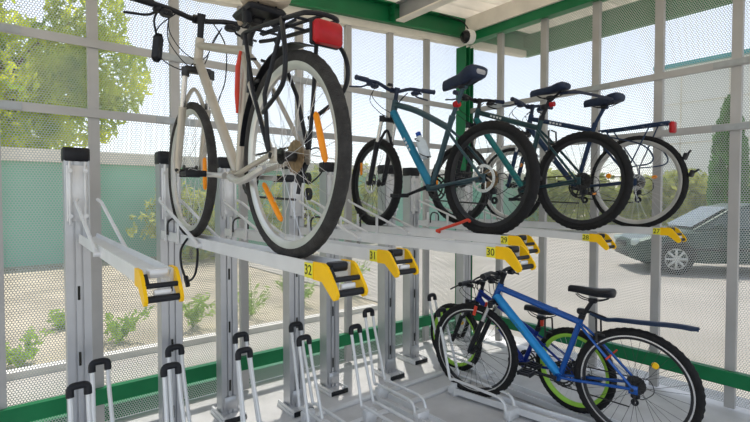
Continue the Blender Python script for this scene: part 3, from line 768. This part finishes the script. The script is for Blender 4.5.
PL = ['leftmost rack post, beside the empty tray with no bicycle', 'rack post holding tray 32 under the silver-grey bicycle', 'third rack post from the left, carrying the empty tray 31',
      'fourth rack post from the left, just left of the handle of tray 32', 'fifth rack post from the left, right behind the handle of tray 32', 'sixth rack post from the left, below the handle of tray 31',
      'rack post left of the green rimmed bicycle', 'rack post in front of the green corner post']
posts = [post(x, y, l) for (x, y), l in zip(FR, PL)]
tray(.36, 2.93, 1.49, None, 'empty tray ending in an open yellow handle, no bicycle', drop=.02, gd=False, dz=.010)
tray(.754, 2.86, 1.115, '32', 'tray 32 carrying the silver-grey trekking bicycle', dz=.016)
tray(1.19, 3.03, 1.36, '31', 'empty tray 31 between the silver-grey and the teal bicycles')
tray(1.645, 2.84, 1.145, '30', 'tray 30, its yellow handle in front of handle 29')
tray(2.152, 2.97, 1.445, '29', 'tray 29 under the teal bicycle, its handle behind handle 30', arm=.15)
tray(2.978, 3.05, 1.42, '28', 'tray 28 carrying the black bicycle with clip-on mudguard', drop=.03)
tray(3.50, 3.07, 1.20, '27', 'rightmost tray, its yellow handle in front of the parked car', arm=-.16)

# ------------------------------------------------------------------ floor-level wheel holders
def holder(x, y, z, label, ln=.62):
    """two bent tubes joined by a black cap; the wheel stands between them"""
    r = empty('wheel_holder', (x, y, 0)); tag(r, label, 'wheel holder', 'floor wheel holders')
    h = z+FZ; W = .036
    q = MB()
    for s in (-1, 1):
        W2 = .05
        q.tube(fillet([(s*W, 0, h), (s*W, -.03, h-.12), (s*W2, -.14, .12), (s*W2, -.17, .135), (s*W2, -ln, .135), (s*W2, -ln-.03, .02)], .05), .0105, 8)
    q.build('hoop', 'galv', r)
    MB().tube(fillet([(-W, -.006, h-.035), (-W, .0, h+.012), (W, .0, h+.012), (W, -.006, h-.035)], .03), .0175, 10).build('cap', 'plastic', r)
    MB().box((0, -.16, .05), (.09, .05, .10), None, .006).build('bracket', 'galv', r); MB().box((0, -ln-.03, .035), (.115, .05, .07), None, .006).build('bracket', 'galv', r)
    return r
CAP = [(80, 386), (99, 361), (171, 368), (176, 348), (243, 352), (242, 335), (305, 339), (297, 324), (357, 328), (371, 311)]
HF = [(.265, 2.56), (.675, 2.56), (1.075, 2.56), (1.47, 2.56), (1.87, 2.56), (2.672, 2.515)]
HR = [(.385, 2.80), (.76, 2.80), (1.155, 2.80), (1.545, 2.80), (2.17, 2.80), (3.03, 2.97)]
where = ['beside the leftmost post', 'in front of the second post', 'in front of the third post', 'in front of the fourth post', 'right of the fifth post', 'clasping the bright blue front wheel']
whereR = ['just right of the leftmost post', 'against the second post', 'just right of the third post', 'against the fourth post', 'left of the sixth post', 'clasping the lime rimmed front wheel']
for (x, y), w_ in zip(HF, where): holder(x, y, -.895, 'front-row grey tube wheel holder with black cap '+w_)
for (x, y), w_ in zip(HR, whereR): holder(x, y, -.875 if y < 2.85 else -.90, 'rear-row grey tube wheel holder with black cap '+w_, .55)
# floor rails
def rail(x, y0, y1, z0, z1, label, rz=0.):
    q = MB(); ln = y0-y1; ym = (y0+y1)/2
    sec = [(-.055, 0), (-.055, .045), (-.045, .045), (-.035, .012), (.035, .012), (.045, .045), (.055, .045), (.055, 0)]
    b0 = [Vector((a, y0-ym, b_+z0)) for a, b_ in sec]; b1 = [Vector((a, y1-ym, b_+z1)) for a, b_ in sec]
    q.v = b0+b1; n_ = len(sec); q.f = [(i, (i+1) % n_, n_+(i+1) % n_, n_+i) for i in range(n_)]+[tuple(range(n_)), tuple(range(n_, 2*n_))[::-1]]
    o = q.build('floor_rail', 'galv', None, ang=20); o.location = (x, (y0+y1)/2, 0); o.rotation_euler = (0, 0, rz); tag(o, label, 'rail', 'lower wheel rails'); return o
rail(2.83, 2.42, .62, .02, .02, 'galvanised floor rail under the bright blue bicycle', R(10))
rail(3.03, 2.78, 1.22, .0, .014, 'galvanised floor rail under the lime rimmed bicycle')
rail(1.87, 2.32, .9, 0, .0, 'empty floor rail left of the bright blue bicycle')
rail(2.17, 2.62, 1.0, 0, .0, 'empty floor rail between the sixth post and the blue wheel')
rail(1.47, 2.32, 1.0, 0, .0, 'empty floor rail in front of the fourth post')
rail(1.075, 2.32, 1.0, 0, .0, 'empty floor rail in front of the third post')
for yb, x1, lb in ((2.46, 3.25, 'long galvanised cross bar on the floor nearer the bicycles'), (2.71, 2.94, 'long galvanised cross bar on the floor nearer the posts')):
    o = MB().box((x1/2, yb, .010), (x1, .045, .02), None, .004).build('cross_bar', 'galv'); tag(o, lb, 'floor bar')

# small things
o = MB().tube(smooth([(2.08, 2.00, -.206+FZ), (2.08, 1.914, -.180+FZ), (2.08, 1.813, -.150+FZ), (2.08, 1.755, -.131+FZ), (2.08, 1.738, -.142+FZ)]), [.009]*24+[.006], 8).tube([(2.08, 2.0, -.206+FZ), (2.108, 2.0, -.215+FZ)], .009, 8).build('wheel_lock', 'redplastic')
tag(o, 'red curved lever across the tray by the teal rear wheel', 'lever')
o = empty('cable_lock', (.704, 2.30, TZ+FZ)); tag(o, 'black cable lock hanging below the silver-grey bicycle front wheel', 'lock')
MB().tube(smooth([(0, .05, .02), (-.02, .09, -.04), (-.02, .08, -.12), (-.01, .02, -.18), (0, -.06, -.14), (0, -.10, -.04), (0, -.08, .01)], 6), .0055, 8).build('cable', 'plastic', o)
MB().tube([(-.012, .045, -.165), (-.012, .01, -.205)], .011, 10).build('lock_barrel', 'plastic', o)
# security camera at the corner
o = empty('security_camera', (3.76, 3.16, roofz(3.76)-.005)); tag(o, 'white dome security camera below the green corner beam', 'camera')
ddir = Vector((-.95, .12, -.10)).normalized()
q = MB().tube([-ddir*.03, -ddir*.02, ddir*.045, ddir*.055], [.055, .07, .075, .068], 20); q.build('housing', 'whiteplastic', o)
rr = [(0, .066), (.02, .06), (.038, .045), (.048, .022), (.05, .002)]
MB().tube([ddir*(.055+a) for a, b_ in rr], [b_ for a, b_ in rr], 18).build('lens_dome', 'glass', o)
MB().tube([-ddir*.02, Vector((.06, .10, .05)), Vector((.14, .20, .07))], .018, 10).build('arm', 'whiteplastic', o)
MB().tube(smooth([-ddir*.02, Vector((.0, .03, .10)), Vector((-.06, .08, .18)), Vector((-.30, .14, .205))]), .006, 6).build('cable', 'plastic', o)

# ------------------------------------------------------------------ outside
o = MB().box((2, 13.3, 1.2), (40, .3, 2.6)).build('boundary_wall', 'greenwall'); tag(o, 'sea green rendered boundary wall behind the shelter', 'wall', kind='structure')
MB().box((2, 13.25, 2.45), (40, .5, .28)).build('coping', 'coping', o)
def leaves(mb, c, rad, n_, size, shell=.55, seed=0):
    rn = random.Random(seed)
    lobes = []
    for k in range(26):
        u = Vector((rn.gauss(0, 1), rn.gauss(0, 1), rn.gauss(0, 1))).normalized()
        lobes.append((Vector((u.x*rad[0], u.y*rad[1], u.z*rad[2]))*rn.uniform(.35, .85), rn.uniform(.22, .42)))
    for k in range(n_):
        lc, lr = rn.choice(lobes)
        u = Vector((rn.gauss(0, 1), rn.gauss(0, 1), rn.gauss(0, 1))).normalized()*rn.uniform(shell, 1)**.6
        p = Vector(c)+lc+Vector((u.x*rad[0], u.y*rad[1], u.z*rad[2]))*lr
        a = Vector((rn.gauss(0, 1), rn.gauss(0, 1), rn.gauss(0, 1))).normalized(); b_ = a.orthogonal().normalized(); s = size*rn.uniform(.6, 1.3)
        nrm = a.cross(b_)
        i = len(mb.v)
        mb.v += [p-a*s, p+b_*s*.45+nrm*s*.12, p+a*s, p-b_*s*.45+nrm*s*.12]; mb.f.append((i, i+1, i+2, i+3))
    return lobes
def tree(name, x, y, h, rad, n_, size, label, seed, cat='tree', group=None, m='leaf', trunk=.2, zc=None):
    r = empty(name, (x, y, -.06)); tag(r, label, cat, group)
    q = MB(); zc = zc if zc is not None else h-rad[2]
    lobes = leaves(q, (0, 0, zc), rad, n_, size, seed=seed)
    q.build('crown', m, r)
    t = MB().tube(smooth([(0, 0, 0), (.05, .03, zc*.45), (-.05, 0, zc*.8), (0, 0, zc)], 4), [trunk]*4+[trunk*.8]*4+[trunk*.6]*5, 10)
    for lc, lr in lobes[:9]: t.tube([(0, 0, zc*.7), Vector((0, 0, zc))*.9+lc*.5, Vector((0, 0, zc))+lc], [trunk*.4, trunk*.25, trunk*.08], 6)
    t.build('trunk', 'bark', r)
    return r
tree('leafy_tree', -.5, 17.4, 10, (4.6, 3.2, 5.0), 22000, .16, 'tall sunny yellow-green tree behind the sea green wall', 3, zc=5.9)
tree('leafy_tree', -8.6, 17.0, 8.5, (3.2, 2.6, 3.6), 4000, .15, 'shorter leafy tree at the far left end of the sea green wall', 5, zc=4.9)
BG = 'bushes beyond the left mesh wall'
for i, (x, y, h, lab) in enumerate(((6.2, 10.6, 2.5, 'yellow-green bush seen behind the teal bicycle front wheel'), (8.6, 11.6, 2.6, 'bush behind the teal bicycle saddle and corner post'), (3.6, 11.8, 2.1, 'low bush behind the silver-grey bicycle rear wheel'))):
    tree('bush', x, y, h, (1.3, .9, h*.5), 1600, .10, lab, 20+i, 'bush', BG, 'bushleaf', .05, h*.5)
def tuft(x, y, s, lab, seed):
    rn = random.Random(seed); q = MB()
    for k in range(16):                                  # sprigs of small leaves
        a = rn.uniform(0, 2*PI); ln = s*rn.uniform(.2, .8); h = s*rn.uniform(.35, 1.0); tip = Vector((ln*math.cos(a), ln*math.sin(a), h))
        q.tube([(0, 0, 0), tip*.5+Vector((0, 0, h*.15)), tip], .004, 4)
        for j in range(14):
            p = tip*rn.uniform(.25, 1.05)+Vector((rn.uniform(-.05, .05), rn.uniform(-.05, .05), rn.uniform(-.02, .05))); p.z = max(p.z, .02)
            d = Vector((rn.gauss(0, 1), rn.gauss(0, 1), rn.gauss(.4, .6))).normalized(); b_ = d.orthogonal().normalized(); z = rn.uniform(.025, .05); i = len(q.v)
            q.v += [p-d*z, p+b_*z*.4, p+d*z, p-b_*z*.4]; q.f.append((i, i+1, i+2, i+3))
    o = q.build('grass_tuft', 'grass'); o.location = (x, y, -.06); tag(o, lab, 'grass', 'grass tufts by the kerb')
for i, (x, y, s, lab) in enumerate(((.12, 5.4, .30, 'grass tuft left of the leftmost rack post'), (.95, 5.6, .36, 'grass tuft between the two leftmost rack posts'), (1.75, 5.7, .45, 'bushy tuft just right of the second rack post'), (2.55, 5.8, .52, 'big tuft between the third and fourth rack posts'), (3.3, 5.9, .42, 'tuft behind the handle of tray 32'), (4.3, 6.0, .62, 'tall tuft between the fifth and sixth rack posts'), (.55, 6.6, .22, 'small tuft in the sand right of the leftmost post'))):
    tuft(x, y, s, lab, 40+i)
# right-hand side: hedge, conifers, building, car
def hedge(x0, y0, x1, y1, h, n_, lab, seed):
    rn = random.Random(seed); q = MB()
    for k in range(n_):
        t = rn.random(); p = Vector((x0+(x1-x0)*t+rn.uniform(-.6, .6), y0+(y1-y0)*t+rn.uniform(-.6, .6), h*rn.random()**.7*(1+.12*math.sin(t*40)+.1*math.sin(t*17))))
        a = Vector((rn.gauss(0, 1), rn.gauss(0, 1), rn.gauss(0, 1))).normalized(); b_ = a.orthogonal(); s = .17*rn.uniform(.6, 1.3); i = len(q.v)
        q.v += [p-a*s, p+b_*s*.5, p+a*s, p-b_*s*.5]; q.f.append((i, i+1, i+2, i+3))
    o = q.build('hedge', 'bushleaf'); tag(o, lab, 'hedge', kind='stuff')
hedge(19.5, 12.3, 29, 3.5, 2.3, 9000, 'long green hedge across the pavement beyond the car', 8)
def conifer(x, y, h, rad, lab, seed):
    rn = random.Random(seed); r = empty('conifer', (x, y, -.06)); tag(r, lab, 'tree', 'columnar conifers beyond the car'); q = MB()
    for k in range(2600):
        t = rn.random()**.9; a = rn.uniform(0, 2*PI); rr = rad*(1-t**2.5)**.6*rn.uniform(.7, 1.05)*(.75+.25*min(1, t*6))
        p = Vector((rr*math.cos(a), rr*math.sin(a), .2+t*(h-.2))); d = Vector((math.cos(a)*.4, math.sin(a)*.4, 1)).normalized(); b_ = d.orthogonal().normalized(); b_ = Matrix.Rotation(rn.uniform(0, 6), 3, d) @ b_; s = .16*rn.uniform(.6, 1.3); i = len(q.v)
        q.v += [p-d*s, p+b_*s*.4, p+d*s, p-b_*s*.4]; q.f.append((i, i+1, i+2, i+3))
    q.build('crown', 'thuja', r); MB().tube([(0, 0, 0), (0, 0, h*.8)], [.1, .02], 8).build('trunk', 'bark', r)
conifer(21.0, 5.35, 5.2, .62, 'tall narrow dark green conifer seen left of the rightmost mullion', 2)
conifer(21.6, 3.7, 5.2, .7, 'narrow conifer at the right edge beyond the car', 3)
o = empty('office_building', (32, 0, -.06)); tag(o, 'pale building with a teal cornice beyond the conifers', 'building')
MB().box((4, 1.0, 4.7), (8, 21.8, 9.4)).build('facade', 'facade', o)
MB().box((3.95, 1.0, 9.5), (8.3, 22.2, .22)).build('cornice', 'cornice', o)
q = MB()
for k in range(9): q.box((-.02, -8.6+2.4*k, 4.7), (.06, .06, 9.3))
for z in (2.4, 4.8, 7.2): q.box((-.02, 1.0, z), (.06, 21.7, .06))
q.build('panel_joints', 'coping', o)
# car: side towards the camera, nose to the left
def car(x, y, rz, label):
    r = empty('car', (x, y, -.04), rz); tag(r, label, 'car')
    # local: nose towards -x, side facing the camera is -y
    prof = [(-2.08, .28), (-2.12, .45), (-2.05, .62), (-1.85, .74), (-1.05, .90), (-.35, 1.36), (.10, 1.46), (.85, 1.44), (1.45, 1.20), (1.75, .98), (2.08, .92), (2.12, .55), (2.05, .28)]
    q = MB(); rr = []
    body = [(-2.08, .30, .55, .60), (-2.00, .26, .66, .74), (-1.7, .24, .77, .80), (-1.05, .24, .88, .84), (-.4, .24, .92, .85), (.5, .24, .93, .86), (1.3, .24, .94, .85), (1.85, .26, .93, .80), (2.05, .30, .85, .70), (2.12, .36, .70, .60)]
    for (xx, z0, z1, hw) in body:
        rr.append([(xx, -hw*.92, z0), (xx, -hw, z0+.12), (xx, -hw, (z0+z1)/2), (xx, -hw*.95, z1-.05), (xx, -hw*.86, z1), (xx, hw*.86, z1), (xx, hw*.95, z1-.05), (xx, hw, (z0+z1)/2), (xx, hw, z0+.12), (xx, hw*.92, z0)])
    q.loft(rr); body_o = q.build('body', 'carpaint', r, ang=30)
    q = MB(); rr = []
    for (xx, z1, hw) in ((-1.0, .90, .70), (-.30, 1.33, .60), (.05, 1.42, .58), (.85, 1.41, .57), (1.35, 1.22, .60), (1.72, .95, .68)):
        rr.append([(xx, -.76, .88), (xx, -hw, z1-.03), (xx, -hw*.9, z1), (xx, hw*.9, z1), (xx, hw, z1-.03), (xx, .76, .88)])
    q.loft(rr); q.build('cabin', 'carpaint', body_o, ang=30)
    q = MB()
    for s in (-1, 1):
        f_ = lambda y_, z_, x_: Vector((y_, s*(.775-(z_-.9)*.36)+s*x_, z_))
        q.prism([(-.80, .93), (-.30, 1.27), (.32, 1.36), (.32, .94)], 0, .012, f_); q.prism([(.38, .94), (.38, 1.36), (.85, 1.35), (1.30, 1.12), (1.42, .95)], 0, .012, f_)
    q.build('side_window', 'carglass', body_o)
    q = MB(); q.v = [Vector(p) for p in ((-.985, -.66, .93), (-.985, .66, .93), (-.325, .55, 1.335), (-.325, -.55, 1.335), (-.97, -.66, .95), (-.97, .66, .95))]; q.f = [(0, 1, 2, 3)]
    for v in q.v: v.x -= .02; v.z += .012
    q.build('windscreen', 'carglass', body_o)
    for s in (-1, 1):
        MB().box((-1.98, s*.56, .62), (.16, .30, .13), Matrix.Rotation(s*R(14), 3, 'Z'), .03).build('headlight', 'headlamp', body_o)
    MB().box((-2.09, 0, .56), (.03, .62, .12), None, .01).box((-2.08, 0, .36), (.05, 1.0, .10), None, .01).build('grille', 'plastic', body_o)
    MB().box((-.62, -.92, .98), (.12, .16, .11), None, .03).build('wing_mirror', 'carpaint', body_o)
    q = MB()
    for xx in (-.55, .36): q.box((xx, -.862, .62), (.012, .008, .5))
    q.box((.15, -.868, .76), (.16, .012, .03)); q.box((1.02, -.866, .78), (.16, .012, .03)); q.box((0, -.872, .52), (2.3, .016, .05), None, .004)
    q.build('door_trim', 'plastic', body_o)
    for xx in (-1.32, 1.30):
        for s in (-1, 1):
            L_ = lambda c: Vector(c)
            w_ = MB()
            def lath(mb, prof, cc, segs=36):
                b0 = len(mb.v); m_ = len(prof)
                for i in range(segs):
                    a = 2*PI*i/segs
                    for (rr_, yy) in prof: mb.v.append(Vector((cc[0]+rr_*math.cos(a), cc[1]+yy, cc[2]+rr_*math.sin(a))))
                for i in range(segs):
                    j = (i+1) % segs
                    for k in range(m_): mb.f.append((b0+i*m_+k, b0+i*m_+(k+1) % m_, b0+j*m_+(k+1) % m_, b0+j*m_+k))
            lath(w_, [(.31, -.08), (.315, 0), (.31, .08), (.21, .09), (.20, 0), (.21, -.09)], (xx, s*.78, .315))
            wo_ = w_.build('wheel', 'rubber', r)
            a_ = MB(); lath(a_, [(.215, s*.075), (.215, s*.05), (.19, s*.05), (.19, s*.075)], (xx, s*.78, .315))
            for k in range(8):
                an = 2*PI*k/8; a_.box((xx+.115*math.cos(an), s*(.78+.075), .315+.115*math.sin(an)), (.17, .02, .045), Matrix.Rotation(-an, 3, 'Y'), .004)
            a_.cyl((xx, s*.855, .315), (0, 1, 0), .05, .03, 16); a_.build('hubcap', 'alloy', wo_)
            b_ = MB().cyl((xx, s*.80, .315), (0, 1, 0), .19, .02, 24); b_.build('brake_drum', 'darkmetal', wo_)
            q = MB(); rr = []
            for k in range(13):
                an = PI*k/12; rr.append([(xx+.37*math.cos(an), s*.80, .31+.37*math.sin(an)), (xx+.37*math.cos(an), s*.872, .31+.37*math.sin(an)), (xx+.33*math.cos(an), s*.872, .31+.33*math.sin(an)), (xx+.33*math.cos(an), s*.80, .31+.33*math.sin(an))])
            q.loft(rr); q.build('wheel_arch', 'plastic', body_o)
    return r
car(11.85, 2.95, R(-52), 'dark grey-green car parked on the pavement beyond the right mesh wall')
